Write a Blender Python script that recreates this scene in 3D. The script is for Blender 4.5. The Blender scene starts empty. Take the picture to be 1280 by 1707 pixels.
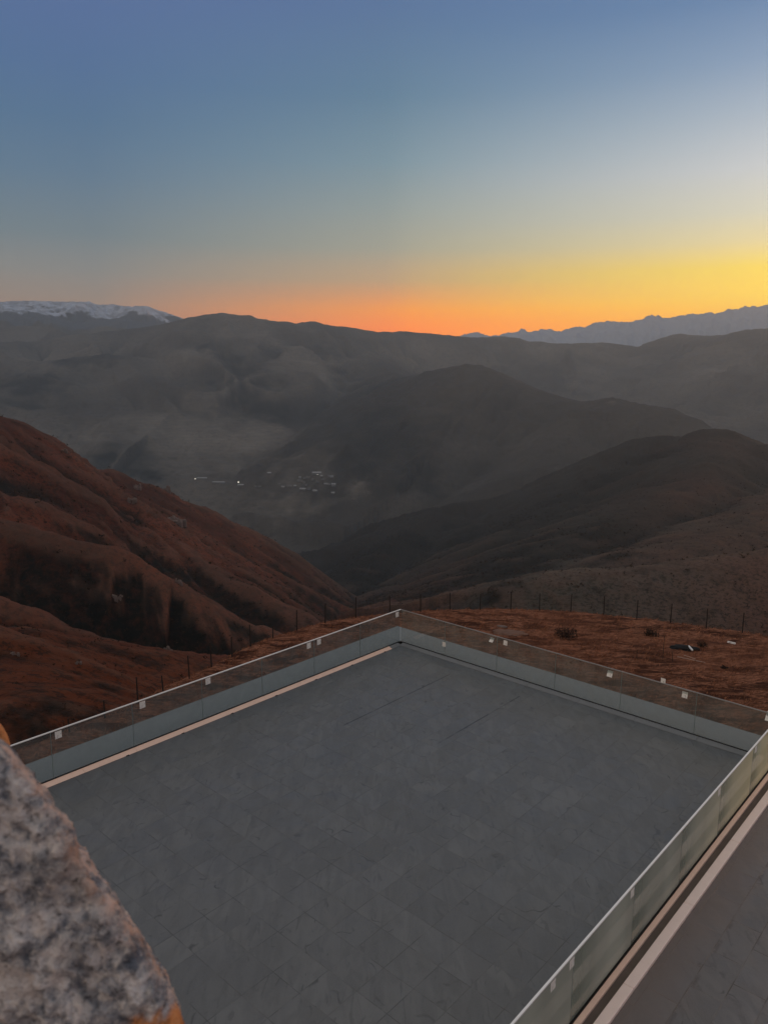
import bpy, bmesh, math, random
import numpy as np
from mathutils import Vector, Matrix
random.seed(7); RNG = np.random.default_rng(7)
sc = bpy.context.scene
COL = sc.collection
rad = math.radians

# ------------------------------------------------------------------ camera
FPX = 1265.0; CX, CY = 640.0, 853.5          # focal length and centre in pixels of the 1280 x 1707 photograph
EYE = 8.9                                    # eye height above the terrace kerb (z = 0)
def _n(v): return v / np.linalg.norm(v)
_A = np.array([1800 - CX, CY - 619.0, -FPX]); _B = np.array([-774 - CX, CY - 606.0, -FPX])
_Z = _n(np.cross(_A, _B)); _Z = _Z if _Z[1] > 0 else -_Z
_F = np.array([0, 0, -1.0]); _Y = _n(_F - (_F @ _Z) * _Z); _X = np.cross(_Y, _Z)
CAMR = np.array([_X, _Y, _Z])                # camera -> world rotation
cam_d = bpy.data.cameras.new('camera'); cam = bpy.data.objects.new('camera', cam_d); COL.objects.link(cam)
M4 = Matrix([list(CAMR[i]) + [0.0] for i in range(3)] + [[0, 0, 0, 1]]); M4.translation = (0, 0, EYE)
cam.matrix_world = M4
cam_d.sensor_fit = 'VERTICAL'; cam_d.sensor_height = 24.0; cam_d.lens = 24.0 * FPX / 1707.0
cam_d.clip_start = 0.05; cam_d.clip_end = 40000
cam_d.dof.use_dof = True; cam_d.dof.focus_distance = 40.0; cam_d.dof.aperture_fstop = 17.8 / 3.4
sc.camera = cam

# ------------------------------------------------------------------ world, sun, exposure
SUN_AZ, SUN_EL = rad(44), rad(6.0)
def nodes_of(idb):
    idb.use_nodes = True; nt = idb.node_tree; nt.nodes.clear(); return nt
class NT:
    """tiny node-tree helper"""
    def __init__(s, nt): s.nt = nt
    def n(s, typ, **kw):
        nd = s.nt.nodes.new(typ)
        for k, v in kw.items():
            if k.startswith('i_'):
                key = k[2:]; key = int(key) if key.isdigit() else key.replace('_', ' ')
                if hasattr(v, 'is_output') or isinstance(v, bpy.types.NodeSocket): s.nt.links.new(v, nd.inputs[key])
                else: nd.inputs[key].default_value = v
            else: setattr(nd, k, v)
        return nd
    def link(s, a, b): s.nt.links.new(a, b)
    def math(s, op, a, b=None, c=None, clamp=False):
        nd = s.nt.nodes.new('ShaderNodeMath'); nd.operation = op; nd.use_clamp = clamp
        for i, v in enumerate((a, b, c)):
            if v is None: continue
            if isinstance(v, bpy.types.NodeSocket): s.nt.links.new(v, nd.inputs[i])
            else: nd.inputs[i].default_value = v
        return nd.outputs[0]
    def mix(s, fac, a, b, blend='MIX'):
        nd = s.nt.nodes.new('ShaderNodeMix'); nd.data_type = 'RGBA'; nd.blend_type = blend; nd.clamp_factor = True
        for i, v in ((0, fac), (6, a), (7, b)):
            if isinstance(v, bpy.types.NodeSocket): s.nt.links.new(v, nd.inputs[i])
            elif i == 0: nd.inputs[0].default_value = v
            else: nd.inputs[i].default_value = (*v[:3], 1)
        return nd.outputs[2]
    def ramp(s, fac, stops, interp='LINEAR'):
        nd = s.nt.nodes.new('ShaderNodeValToRGB'); cr = nd.color_ramp; cr.interpolation = interp
        while len(cr.elements) < len(stops): cr.elements.new(0.5)
        for e, (p, c) in zip(cr.elements, stops):
            e.position = p; e.color = (*c[:3], 1) if len(c) >= 3 else (c[0],) * 3 + (1,)
        s.nt.links.new(fac, nd.inputs[0]); return nd.outputs[0]
    def mrange(s, v, a, b, c=0.0, d=1.0, smooth=True):
        nd = s.nt.nodes.new('ShaderNodeMapRange'); nd.interpolation_type = 'SMOOTHSTEP' if smooth else 'LINEAR'
        s.nt.links.new(v, nd.inputs[0])
        for i, x in enumerate((a, b, c, d)): nd.inputs[i + 1].default_value = x
        return nd.outputs[0]
    def noise(s, vec, scale, detail=4, rough=0.55, dist=0.0):
        nd = s.nt.nodes.new('ShaderNodeTexNoise'); nd.inputs['Scale'].default_value = scale
        nd.inputs['Detail'].default_value = detail; nd.inputs['Roughness'].default_value = rough
        nd.inputs['Distortion'].default_value = dist
        if vec is not None: s.nt.links.new(vec, nd.inputs['Vector'])
        return nd.outputs[0]
def srgb(r, g, b, k=1.0):
    f = lambda c: ((c / 255 + 0.055) / 1.055) ** 2.4 if c > 10 else c / 255 / 12.92
    return (f(r) * k, f(g) * k, f(b) * k)

world = bpy.data.worlds.new('World'); sc.world = world
W = NT(nodes_of(world))
tc = W.n('ShaderNodeTexCoord'); sep = W.n('ShaderNodeSeparateXYZ'); W.link(tc.outputs['Generated'], sep.inputs[0])
el = W.math('MULTIPLY', W.math('ARCSINE', sep.outputs[2]), 180 / math.pi)             # elevation, degrees
az = W.math('MULTIPLY', W.math('ARCTAN2', sep.outputs[0], sep.outputs[1]), 180 / math.pi)
t = W.mrange(el, -2, 48, 0, 1, smooth=False)
P = lambda e: (e + 2) / 50.0
HAZE_D = 1.02e-4                             # haze per metre; the sky behind it is that much brighter than it looks
def sky_stops(final, glow):
    r = [(0, None)]
    for e, c in final:
        T_ = math.exp(-HAZE_D * min(8600, 760 / math.sin(rad(max(e, .5))))); f = srgb(*c)
        r.append((P(e), tuple(max(0.0, (f[i] - glow[i] * (1 - T_)) / T_) for i in range(3))))
    r[0] = (0, r[1][1]); return r
SKYL = sky_stops([(2.5, (158, 124, 104)), (4.7, (140, 127, 116)), (6.3, (128, 128, 124)), (8.7, (110, 124, 130)), (12.4, (93, 118, 139)), (15.7, (82, 112, 142)), (18.5, (80, 109, 147)), (23, (83, 107, 152)), (45, (70, 92, 140))], (.105, .110, .110))
SKYM = sky_stops([(2.8, (252, 138, 8)), (4.2, (240, 150, 56)), (6.2, (186, 155, 118)), (8.4, (158, 157, 140)), (11, (143, 154, 150)), (14, (120, 145, 156)), (18, (95, 127, 150)), (23, (86, 115, 153)), (45, (72, 95, 145))], (.125, .130, .120))
SKYR = sky_stops([(3.2, (255, 190, 0)), (4.8, (255, 214, 10)), (6.6, (252, 218, 84)), (8.2, (232, 214, 156)), (10, (214, 210, 188)), (12.6, (202, 205, 206)), (15.8, (170, 184, 198)), (18.6, (136, 160, 188)), (22, (98, 132, 172)), (45, (75, 98, 150))], (.155, .155, .135))
SKYB = [(0, srgb(250, 205, 172)), (P(8), srgb(248, 208, 182)), (P(18), srgb(205, 186, 176)), (1, srgb(188, 184, 180))]  # back sky, out of view, brightened to add warm fill light
cL, cM, cR, cB = (W.ramp(t, s, 'EASE' if 0 else 'LINEAR') for s in (SKYL, SKYM, SKYR, SKYB))
daz = W.math('ABSOLUTE', W.math('SUBTRACT', W.math('WRAP', W.math('SUBTRACT', az, 36.0), 180.0, -180.0), 0.0))
f1 = W.mrange(daz, 7, 36, 0, 1, smooth=False); f2 = W.mrange(daz, 34, 56, 0, 1, smooth=False); f3 = W.mrange(daz, 85, 150, 0, 1)
c = W.mix(f1, cR, cM); c = W.mix(f2, c, cL); c = W.mix(f3, c, cB)
c = W.mix(W.mrange(el, 27, 52, 0, 1), c, srgb(196, 192, 187))   # warm overhead fill added out of view to brighten the ground
sky = W.n('ShaderNodeTexSky', sky_type='NISHITA'); sky.sun_disc = False
sky.sun_elevation = SUN_EL; sky.sun_rotation = SUN_AZ; sky.dust_density = 3.0
nish = W.n('ShaderNodeVectorMath', operation='SCALE'); W.link(sky.outputs[0], nish.inputs[0]); nish.inputs['Scale'].default_value = 0.08
c = W.mix(0.06, c, nish.outputs[0])
dk_ = W.mrange(el, -4, 0, 0, 1); c = W.mix(dk_, srgb(50, 48, 48), c)
bg = W.n('ShaderNodeBackground'); W.link(c, bg.inputs[0]); bg.inputs[1].default_value = 1.0
out = W.n('ShaderNodeOutputWorld'); W.link(bg.outputs[0], out.inputs[0])

sun_d = bpy.data.lights.new('sun', 'SUN'); sun = bpy.data.objects.new('sun', sun_d); COL.objects.link(sun)
sun_d.energy = 1.1; sun_d.angle = rad(8); sun_d.color = (1.0, 0.50, 0.25)
sun.rotation_euler = Vector((-math.sin(SUN_AZ) * math.cos(SUN_EL), -math.cos(SUN_AZ) * math.cos(SUN_EL), -math.sin(SUN_EL))).to_track_quat('-Z', 'Y').to_euler()
sc.view_settings.view_transform = 'Standard'; sc.view_settings.look = 'None'
sc.view_settings.exposure = 0; sc.view_settings.gamma = 1
sc.render.engine = 'CYCLES'; cy = sc.cycles
cy.max_bounces = 8; cy.diffuse_bounces = 3; cy.glossy_bounces = 3; cy.transmission_bounces = 6; cy.transparent_max_bounces = 12
cy.volume_bounces = 0; cy.caustics_reflective = cy.caustics_refractive = False
cy.use_denoising = True

# ------------------------------------------------------------------ helpers
def tag(o, label=None, cat=None, group=None, kind=None):
    for k, v in (('label', label), ('category', cat), ('group', group), ('kind', kind)):
        if v: o[k] = v
    return o
def empty(name, loc=(0, 0, 0), rz=0.0, parent=None):
    o = bpy.data.objects.new(name, None); COL.objects.link(o); o.location = loc; o.rotation_euler = (0, 0, rz); o.parent = parent
    return o
def mesh_obj(name, verts, faces, mat, parent=None, smooth=False):
    me = bpy.data.meshes.new(name); me.from_pydata([tuple(v) for v in verts], [], faces); me.update()
    if smooth: me.polygons.foreach_set('use_smooth', [True] * len(me.polygons))
    me.materials.append(mat); o = bpy.data.objects.new(name, me); COL.objects.link(o); o.parent = parent
    return o
def bm_obj(name, bm, mat, parent=None, smooth=False):
    bmesh.ops.recalc_face_normals(bm, faces=bm.faces)
    me = bpy.data.meshes.new(name); bm.to_mesh(me); bm.free()
    if smooth: me.polygons.foreach_set('use_smooth', [True] * len(me.polygons))
    me.materials.append(mat); o = bpy.data.objects.new(name, me); COL.objects.link(o); o.parent = parent
    return o
def add_box(bm, lo, hi, bevel=0.0):
    r = bmesh.ops.create_cube(bm, size=1.0); vs = r['verts']
    for v in vs:
        v.co = Vector([(lo[i] + hi[i]) / 2 + v.co[i] * (hi[i] - lo[i]) for i in range(3)])
    if bevel:
        es = list({e for v in vs for e in v.link_edges})
        bmesh.ops.bevel(bm, geom=es, offset=bevel, segments=2, affect='EDGES', profile=0.6)
def box(name, lo, hi, mat, parent=None, bevel=0.0):
    bm = bmesh.new(); add_box(bm, lo, hi, bevel); return bm_obj(name, bm, mat, parent)
def tube(bm, pts, r, n=6):
    prev = None
    for i, p in enumerate(pts):
        p = Vector(p); d = (Vector(pts[min(i + 1, len(pts) - 1)]) - Vector(pts[max(i - 1, 0)])).normalized()
        a = d.orthogonal().normalized() if abs(d.z) < 0.99 else Vector((1, 0, 0)); b = d.cross(a).normalized(); a = b.cross(d)
        rr = r[i] if isinstance(r, (list, tuple)) else r
        ring = [bm.verts.new(p + rr * (math.cos(k * math.tau / n) * a + math.sin(k * math.tau / n) * b)) for k in range(n)]
        if prev:
            for k in range(n): bm.faces.new((prev[k], prev[(k + 1) % n], ring[(k + 1) % n], ring[k]))
        else: bm.faces.new(ring[::-1])
        prev = ring
    bm.faces.new(prev)
def ray(px, py): return CAMR @ np.array([px - CX, CY - py, -FPX])
def at(px, py, dist):                        # world point seen at a pixel, at a horizontal distance
    d = ray(px, py); d = d / math.hypot(d[0], d[1]); return np.array([d[0] * dist, d[1] * dist, EYE + d[2] * dist])
def at_z(px, py, z):
    d = ray(px, py); t = (z - EYE) / d[2]; return np.array([d[0] * t, d[1] * t, z])

def _hash(ix, iy, seed):
    h = (ix.astype(np.int64) * 374761393 + iy.astype(np.int64) * 668265263 + seed * 1442695041) & 0x7fffffff
    h = ((h ^ (h >> 13)) * 1274126177) & 0x7fffffff
    return ((h ^ (h >> 16)) & 0xffff) / 65535.0
def vnoise(x, y, seed=0):                    # gradient noise in -1..1
    ix = np.floor(x); iy = np.floor(y); fx = x - ix; fy = y - iy
    def g(dx, dy):
        a = _hash(ix + dx, iy + dy, seed) * math.tau
        return np.cos(a) * (fx - dx) + np.sin(a) * (fy - dy)
    u = fx * fx * fx * (fx * (fx * 6 - 15) + 10); v = fy * fy * fy * (fy * (fy * 6 - 15) + 10)
    a = g(0, 0) * (1 - u) + g(1, 0) * u; b = g(0, 1) * (1 - u) + g(1, 1) * u
    return (a * (1 - v) + b * v) * 1.5
def fbm(x, y, oct=4, seed=0, gain=0.5, ridged=False):
    s = 0; a = 1.0; tot = 0
    for o in range(oct):
        n = vnoise(x, y, seed + o * 17)
        if ridged: n = 1 - 2 * np.abs(n)
        s = s + a * n; tot += a; a *= gain; x = x * 2.03 + 11.3; y = y * 2.03 + 5.7
    return s / tot

# ------------------------------------------------------------------ terrain heights
FLOOR = -520.0
# each ridge: crest points (pixel x, pixel y, horizontal distance), side slope, crest rounding, gully length, gully depth, id
RIDGES = [
 # main mountain skyline
 dict(p=[(-500,600,5200),(-150,575,5300),(60,572,5400),(110,563,5400),(150,558,5300),(210,552,5300),(262,545,5200),(300,535,5150),(340,526,5100),(370,523,5100),(395,527,5100),(415,536,5150),(440,533,5200),(470,537,5250),(490,541,5300),(505,540,5350),(520,538,5350),(545,545,5400),(590,549,5400),(630,556,5450),(680,555,5500),(740,560,5600),(775,565,5700),(830,563,5700),(850,563,5700),(880,572,5750),(960,575,5800),(1010,574,5900),(1060,581,6000),(1130,590,6200)], tone=0.48, s=.42, r=12, gl=520, gd=195),
 # spur to the village
 dict(p=[(340,545,5000),(300,583,4700),(350,635,4200),(410,685,3800),(475,720,3450),(550,760,3100),(625,820,2750),(655,858,2550)], tone=0.85, s=.58, r=60, gl=300, gd=55),
 # rib with pale crest
 dict(p=[(440,535,5170),(465,556,5080),(500,588,4950),(525,615,4820),(560,650,4650),(590,700,4400),(620,760,4100)], tone=0.3, s=.62, r=40, gl=260, gd=30),
 dict(p=[(545,546,5350),(600,590,4900),(660,640,4500),(700,700,4000)], tone=0.42, s=.5, r=60, gl=240, gd=30),
 # left shelf above the village
 dict(p=[(-500,640,4500),(-100,612,4500),(60,606,4450),(180,594,4500),(300,606,4500)], tone=0.4, s=.34, r=80, gl=420, gd=85),
 dict(p=[(-400,720,3900),(0,690,3800),(140,686,3750),(300,690,3700),(400,716,3550)], tone=0.62, s=.26, r=140, gl=380, gd=60),
 dict(p=[(150,760,3300),(300,770,3150),(420,800,3000),(520,815,2850),(600,850,2600)], tone=0.6, s=.24, r=160, gl=260, gd=18),
 # hazy ridge in the middle
 dict(p=[(600,590,4900),(680,632,4100),(725,624,3650),(760,614,3450),(785,611,3350),(815,618,3300),(840,631,3280),(880,646,3240),(915,660,3200),(945,668,3150),(970,673,3120),(1000,668,3080),(1020,664,3050),(1045,673,3030),(1080,678,3000),(1115,684,2960),(1150,699,2920),(1180,722,2880),(1230,770,2860),(1300,850,2850)], tone=0.16, s=.46, r=40, gl=300, gd=95),
 dict(p=[(785,612,3350),(745,690,2950),(710,760,2650),(685,820,2450)], tone=0.34, s=.5, r=60, gl=220, gd=30),
 dict(p=[(970,674,3120),(930,730,2700),(880,785,2450)], tone=0.3, s=.5, r=60, gl=220, gd=24),
 # pale field on a lower shoulder
 dict(p=[(1010,770,2250),(950,776,2220),(900,783,2200),(850,800,2150),(800,830,2080)], tone=0.12, s=.42, r=40, gl=180, gd=14),
 # far right ridges
 dict(p=[(1040,590,6440),(1075,577,6440),(1105,566,6394),(1130,559,6348),(1160,560,6348),(1190,563,6302),(1230,558,6256),(1250,551,6210),(1280,548,6164),(1360,540,6072),(1600,545,5796)], s=.3, r=60, gl=480, gd=120),
 dict(p=[(860,596,5600),(1000,612,5500),(1080,625,5450),(1180,640,5400),(1280,650,5400),(1500,640,5400)], tone=0.5, s=.22, r=120, gl=380, gd=50),
 dict(p=[(1100,700,5000),(1200,706,4900),(1400,700,4900)], s=.22, r=120, gl=300, gd=40),
 # left far dark ridge
 dict(p=[(-500,560,6278),(-100,552,6278),(0,548,6278),(35,546,6235),(70,545,6192),(95,549,6192),(110,562,6149),(125,590,6106)], s=.5, r=40, gl=420, gd=60),
 # right dark hill
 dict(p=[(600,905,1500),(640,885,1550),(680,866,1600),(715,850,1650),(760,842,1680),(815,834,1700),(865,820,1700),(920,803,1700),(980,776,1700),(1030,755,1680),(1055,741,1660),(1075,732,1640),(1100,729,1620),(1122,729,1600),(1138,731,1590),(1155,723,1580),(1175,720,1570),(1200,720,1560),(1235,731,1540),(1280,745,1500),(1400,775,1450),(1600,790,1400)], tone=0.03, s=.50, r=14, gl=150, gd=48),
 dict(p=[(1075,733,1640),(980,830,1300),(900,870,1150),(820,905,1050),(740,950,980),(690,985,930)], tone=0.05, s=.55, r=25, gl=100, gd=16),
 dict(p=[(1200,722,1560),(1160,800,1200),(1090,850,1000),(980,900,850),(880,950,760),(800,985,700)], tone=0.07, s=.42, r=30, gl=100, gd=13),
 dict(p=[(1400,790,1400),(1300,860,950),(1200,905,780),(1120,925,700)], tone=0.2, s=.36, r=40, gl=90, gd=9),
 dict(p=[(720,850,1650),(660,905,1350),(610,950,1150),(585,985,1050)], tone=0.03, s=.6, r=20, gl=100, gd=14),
 # pale shoulder below it
 dict(p=[(1600,880,560),(1400,905,520),(1280,925,500),(1180,938,480),(1100,948,470),(1040,953,460),(985,953,455),(945,955,450),(915,962,445),(885,972,440),(850,990,430),(800,1030,420)], tone=0.42, s=.40, r=14, gl=50, gd=3.0),
 # left red hill, crest and spurs
 dict(p=[(-500,560,520),(-250,620,560),(-100,665,600),(0,697,640),(40,709,660),(85,731,680),(112,758,690),(150,780,700),(205,800,715),(250,811,735),(285,822,750),(300,835,755),(345,850,775),(400,877,800),(450,900,830),(500,930,860),(550,967,890),(600,1000,920)], s=.62, r=6, gl=75, gd=20),
 dict(p=[(180,785,700),(220,840,600),(255,878,548),(310,922,505),(370,962,475),(425,982,462),(470,1010,455)], s=.70, r=5, gl=45, gd=7),
 dict(p=[(-300,790,390),(-80,850,362),(0,868,356),(60,884,350),(130,905,345),(200,914,342),(240,938,340),(290,968,340),(315,984,338),(340,1000,340),(380,1022,345),(430,1046,352)], s=.75, r=4, gl=36, gd=6),
 dict(p=[(-300,930,262),(-60,985,245),(0,1000,240),(50,1016,238),(100,1046,234),(160,1061,232),(215,1075,234),(270,1098,238),(330,1130,245)], s=.78, r=4, gl=28, gd=4),
 dict(p=[(-400,950,180),(-80,1030,158),(0,1055,153),(60,1074,150),(130,1098,148),(180,1115,148),(230,1136,150),(280,1165,155)], s=.78, r=5, gl=22, gd=2.6),
 dict(p=[(0,1058,172),(-10,1110,140),(-20,1170,115)], s=.5, r=8, gl=18, gd=2),
 # snowy mountains
 dict(p=[(-600,520,7387),(-200,512,7387),(-60,508,7387),(0,506,7387),(40,504,7345),(80,505,7304),(110,506,7304),(150,504,7304),(165,509,7304),(200,511,7304),(240,512,7304),(270,520,7304),(300,531,7304),(340,550,7387),(420,590,7387)], s=.55, r=20, gl=420, gd=230),
 dict(p=[(-400,545,6889),(-100,520,6889),(0,522,6847),(50,518,6847),(85,528,6806),(120,540,6806),(160,536,6806),(215,533,6806),(250,540,6806),(290,552,6806)], s=.55, r=30, gl=380, gd=110),
]
def smax(a, b, k):
    h = np.clip(0.5 + 0.5 * (a - b) / k, 0, 1)
    return b * (1 - h) + a * h + k * h * (1 - h) * 0.6
TONES = {}
def terrain(X, Y):
    R = np.hypot(X, Y); k = 0.006 * R + 1.0
    shp = X.shape; X0, Y0, R0 = X, Y, R; X = X.ravel(); Y = Y.ravel(); Rf = R.ravel(); kf = k.ravel()
    H = np.full(X.shape, FLOOR); tone = np.full(X.shape, .35)
    for ri, rd in enumerate(RIDGES):
        pts = np.array([at(*q) for q in rd['p']]); s, r, gl, gd = rd['s'], rd['r'], rd['gl'], rd['gd']
        rm = (pts[:, 2].max() - FLOOR + gd * 1.3 + 80) / s + r * 1.5
        sel = np.nonzero((X > pts[:, 0].min() - rm) & (X < pts[:, 0].max() + rm) & (Y > pts[:, 1].min() - rm) & (Y < pts[:, 1].max() + rm))[0]
        if not len(sel): continue
        x, y = X[sel], Y[sel]; best = np.full(x.shape, 1e12); bt = np.zeros(x.shape); bz = np.zeros(x.shape); acc = 0.0
        for i in range(len(pts) - 1):
            p, q = pts[i], pts[i + 1]; d = q[:2] - p[:2]; L2 = d @ d; L = math.sqrt(L2)
            tt = np.clip(((x - p[0]) * d[0] + (y - p[1]) * d[1]) / L2, 0, 1)
            dd = (x - p[0] - tt * d[0]) ** 2 + (y - p[1] - tt * d[1]) ** 2
            m = dd < best; best = np.where(m, dd, best); bt = np.where(m, acc + tt * L, bt); bz = np.where(m, p[2] + tt * (q[2] - p[2]), bz); acc += L
        D = np.sqrt(best)
        warp = fbm(x / gl * .6, y / gl * .6, 2, 300 + ri) * gl * 0.7
        g = fbm((bt + warp) / gl, (D + warp) / (gl * 2.6), 4, 40 + ri * 7, 0.5, ridged=True)
        amp = gd * np.clip((D - 0.15 * r) / (gl * .9), 0, 1) ** 0.9
        h = bz - s * (np.sqrt(D * D + r * r) - r) * (1 + 0.12 * fbm(x / (gl * 3), y / (gl * 3), 2, 12)) + amp * (g * 0.9 - 0.25)
        wt = np.clip(.5 + .5 * (h - H[sel]) / (3 * kf[sel]), 0, 1); tone[sel] = tone[sel] * (1 - wt) + rd.get('tone', .4) * wt
        H[sel] = smax(h, H[sel], kf[sel])
    H = H.reshape(shp); X, Y, R = X0, Y0, R0
    H = H + 0.0020 * R * fbm(X / (0.02 * 2000), Y / (0.02 * 2000), 4, 5) * np.clip(R / 300, 0, 1) * np.clip(2500 / R, .0, 1)
    H = H + 6.0 * fbm(X / 95 + .3 * fbm(X / 60, Y / 60, 2, 61), Y / 95, 5, 6, .55, ridged=True) * np.clip((R - 500) / 900, 0, 1)
    H = H + 13.0 * fbm(X / 300, Y / 300, 5, 66, .55, ridged=True) * np.clip((R - 2300) / 1500, 0, 1)
    wq = 6 * fbm(X / 18, Y / 18, 2, 62)
    H = H + 1.7 * fbm((X + wq) / 24, (Y - wq) / 24, 4, 63, .6, ridged=True) * np.clip((1500 - R) / 700, 0, 1) * np.clip((R - 110) / 300, .25, 1)
    H = H + 0.5 * fbm(X / 6, Y / 6, 3, 8, .6) * np.clip((900 - R) / 500, 0, 1)
    TONES[shp] = tone.reshape(shp)
    return H

# knoll: the grassy hill top round the building, its brim seen as an edge
BRIM = [(-700,1560,-12.0),(-300,1380,-12.0),(0,1262,-12.0),(116,1212,-12.0),(175,1188,-12.0),(228,1165,-12.0),(300,1130,-12.0),(353,1106,-12.0),(418,1072,-12.0),(495,1046,-12.0),(542,1034,-12.1),(593,1025,-12.3),(660,1018,-12.5),(750,1013,-12.8),(850,1012,-13.1),(950,1016,-13.3),(1061,1027,-13.4),(1177,1042,-13.4),(1280,1056,-13.4),(1450,1080,-13.4),(1800,1150,-13.4)]
_b = []
for px, py, z in BRIM:
    q = at_z(px, py, z); _b.append((math.atan2(q[0], q[1]), math.hypot(q[0], q[1]), z))
_b.sort(); BA = np.array(_b)
def knoll(X, Y):
    azm = np.arctan2(X, Y); r = np.hypot(X, Y)
    Rb = np.interp(azm, BA[:, 0], BA[:, 1]); zb = np.interp(azm, BA[:, 0], BA[:, 2])
    e = r - Rb
    lip = 3.5
    drop = 0.62 * (np.sqrt(np.maximum(e + 1.5, 0) ** 2 + lip * lip) - lip) + 0.15 * np.maximum(e, 0)
    z = zb - drop + 0.012 * np.maximum(-e, 0)
    z = z + 0.30 * fbm(X / 9, Y / 9, 3, 71) * np.clip(-e / 8, 0, 1) + 0.10 * fbm(X / 1.6, Y / 1.6, 3, 72) + 0.25 * fbm(X / 7, Y / 7, 2, 74) * np.clip(e / 5, 0, 1)
    return z

def polar(name, azs, rs, fn, mat, attr=None):
    A, Rr = np.meshgrid(azs, rs); X = Rr * np.sin(A); Y = Rr * np.cos(A); Z = fn(X, Y)
    nr, na = X.shape; co = np.stack([X, Y, Z], -1).reshape(-1, 3)
    idx = np.arange(nr * na).reshape(nr, na)
    f = np.stack([idx[:-1, :-1], idx[1:, :-1], idx[1:, 1:], idx[:-1, 1:]], -1).reshape(-1, 4)[:, ::-1]
    me = bpy.data.meshes.new(name); me.vertices.add(len(co)); me.vertices.foreach_set('co', co.ravel().astype(np.float32))
    me.loops.add(f.size); me.loops.foreach_set('vertex_index', f.ravel().astype(np.int32))
    me.polygons.add(len(f)); me.polygons.foreach_set('loop_start', np.arange(0, f.size, 4, dtype=np.int32)); me.polygons.foreach_set('loop_total', np.full(len(f), 4, dtype=np.int32))
    me.update(calc_edges=True); me.polygons.foreach_set('use_smooth', np.ones(len(f), dtype=bool))
    if attr is not None:
        for k, v in attr(X, Y, Z).items():
            a = me.attributes.new(k, 'FLOAT', 'POINT'); a.data.foreach_set('value', v.ravel().astype(np.float32))
    me.materials.append(mat); o = bpy.data.objects.new(name, me); COL.objects.link(o); return o

# ------------------------------------------------------------------ materials
def pmat(name):
    m = bpy.data.materials.new(name); T = NT(nodes_of(m))
    bs = T.n('ShaderNodeBsdfPrincipled'); o = T.n('ShaderNodeOutputMaterial'); T.link(bs.outputs[0], o.inputs[0])
    return m, T, bs, o
def setc(T, bs, col, rough=0.9, spec=0.3):
    if isinstance(col, bpy.types.NodeSocket): T.link(col, bs.inputs['Base Color'])
    else: bs.inputs['Base Color'].default_value = (*col[:3], 1)
    if isinstance(rough, bpy.types.NodeSocket): T.link(rough, bs.inputs['Roughness'])
    else: bs.inputs['Roughness'].default_value = rough
    bs.inputs['Specular IOR Level'].default_value = spec
def bump(T, bs, h, strength, dist):
    b = T.n('ShaderNodeBump'); b.inputs['Strength'].default_value = strength; b.inputs['Distance'].default_value = dist
    T.link(h, b.inputs['Height']); T.link(b.outputs[0], bs.inputs['Normal'])
def pos(T): return T.n('ShaderNodeNewGeometry').outputs['Position']
def obj(T): return T.n('ShaderNodeTexCoord').outputs['Object']
def simple(name, col, rough=0.8, spec=0.3, var=0.2, scale=6.0, metal=0.0):
    m, T, bs, o = pmat(name); n = T.noise(obj(T), scale, 5, 0.6)
    c = T.mix(n, [x * (1 - var) for x in col], [x * (1 + var) for x in col]); setc(T, bs, c, rough, spec)
    bs.inputs['Metallic'].default_value = metal; return m

# hills: dry red-brown grass close by, olive and grey-brown further off, scrub and painted shade in the gullies
m_hill, T, bs, o = pmat('hill_ground'); p = pos(T)
a_red = T.n('ShaderNodeAttribute', attribute_name='red').outputs['Fac']; a_scrub_shade = T.n('ShaderNodeAttribute', attribute_name='scrub').outputs['Fac']
a_crest = T.n('ShaderNodeAttribute', attribute_name='crest').outputs['Fac']
n1 = T.noise(p, 0.012, 6, 0.6); n2 = T.noise(p, 0.22, 5, 0.7); n3 = T.noise(p, 0.0016, 5, 0.55)
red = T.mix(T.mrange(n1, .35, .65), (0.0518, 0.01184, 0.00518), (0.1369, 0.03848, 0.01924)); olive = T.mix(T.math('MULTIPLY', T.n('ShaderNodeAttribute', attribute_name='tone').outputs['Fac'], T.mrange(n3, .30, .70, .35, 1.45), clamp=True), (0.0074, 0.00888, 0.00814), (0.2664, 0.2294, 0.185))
c = T.mix(a_red, olive, red)
c = T.mix(T.n('ShaderNodeAttribute', attribute_name='rust').outputs['Fac'], c, T.mix(n1, (0.0555, 0.01332, 0.00444), (0.1554, 0.04588, 0.01776)))
n4 = T.noise(p, 0.45, 6, .8); c = T.mix(T.math('MULTIPLY', T.mrange(n4, .49, .58), .75), c, (0.0074, 0.00518, 0.00444)); n5 = T.noise(p, .05, 6, .7); c = T.mix(T.mrange(n5, .50, .64, 0, .6), c, (0.01332, 0.00962, 0.0074))
c = T.mix(T.math('MULTIPLY', T.n('ShaderNodeAttribute', attribute_name='meadow_lit').outputs['Fac'], T.mrange(n1, .35, .65, .15, .5)), c, T.mix(n1, (0.1776, 0.1591, 0.1332), (0.3108, 0.2738, 0.2294)))
c = T.mix(T.math('MULTIPLY', T.mrange(n2, .42, .72), 0.22), c, (0.1258, 0.074, 0.0518))
sc_f = T.math('MULTIPLY', a_scrub_shade, T.mrange(T.math('ADD', T.math('MULTIPLY', n2, .5), T.math('MULTIPLY', n1, .5)), .36, .56, 0.45, 1))
c = T.mix(sc_f, c, (0.00444, 0.00518, 0.00444))  # gully shade painted in together with the scrub colour
c = T.mix(T.math('MULTIPLY', a_crest, 0.3), c, (0.1628, 0.0925, 0.0666))
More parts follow.
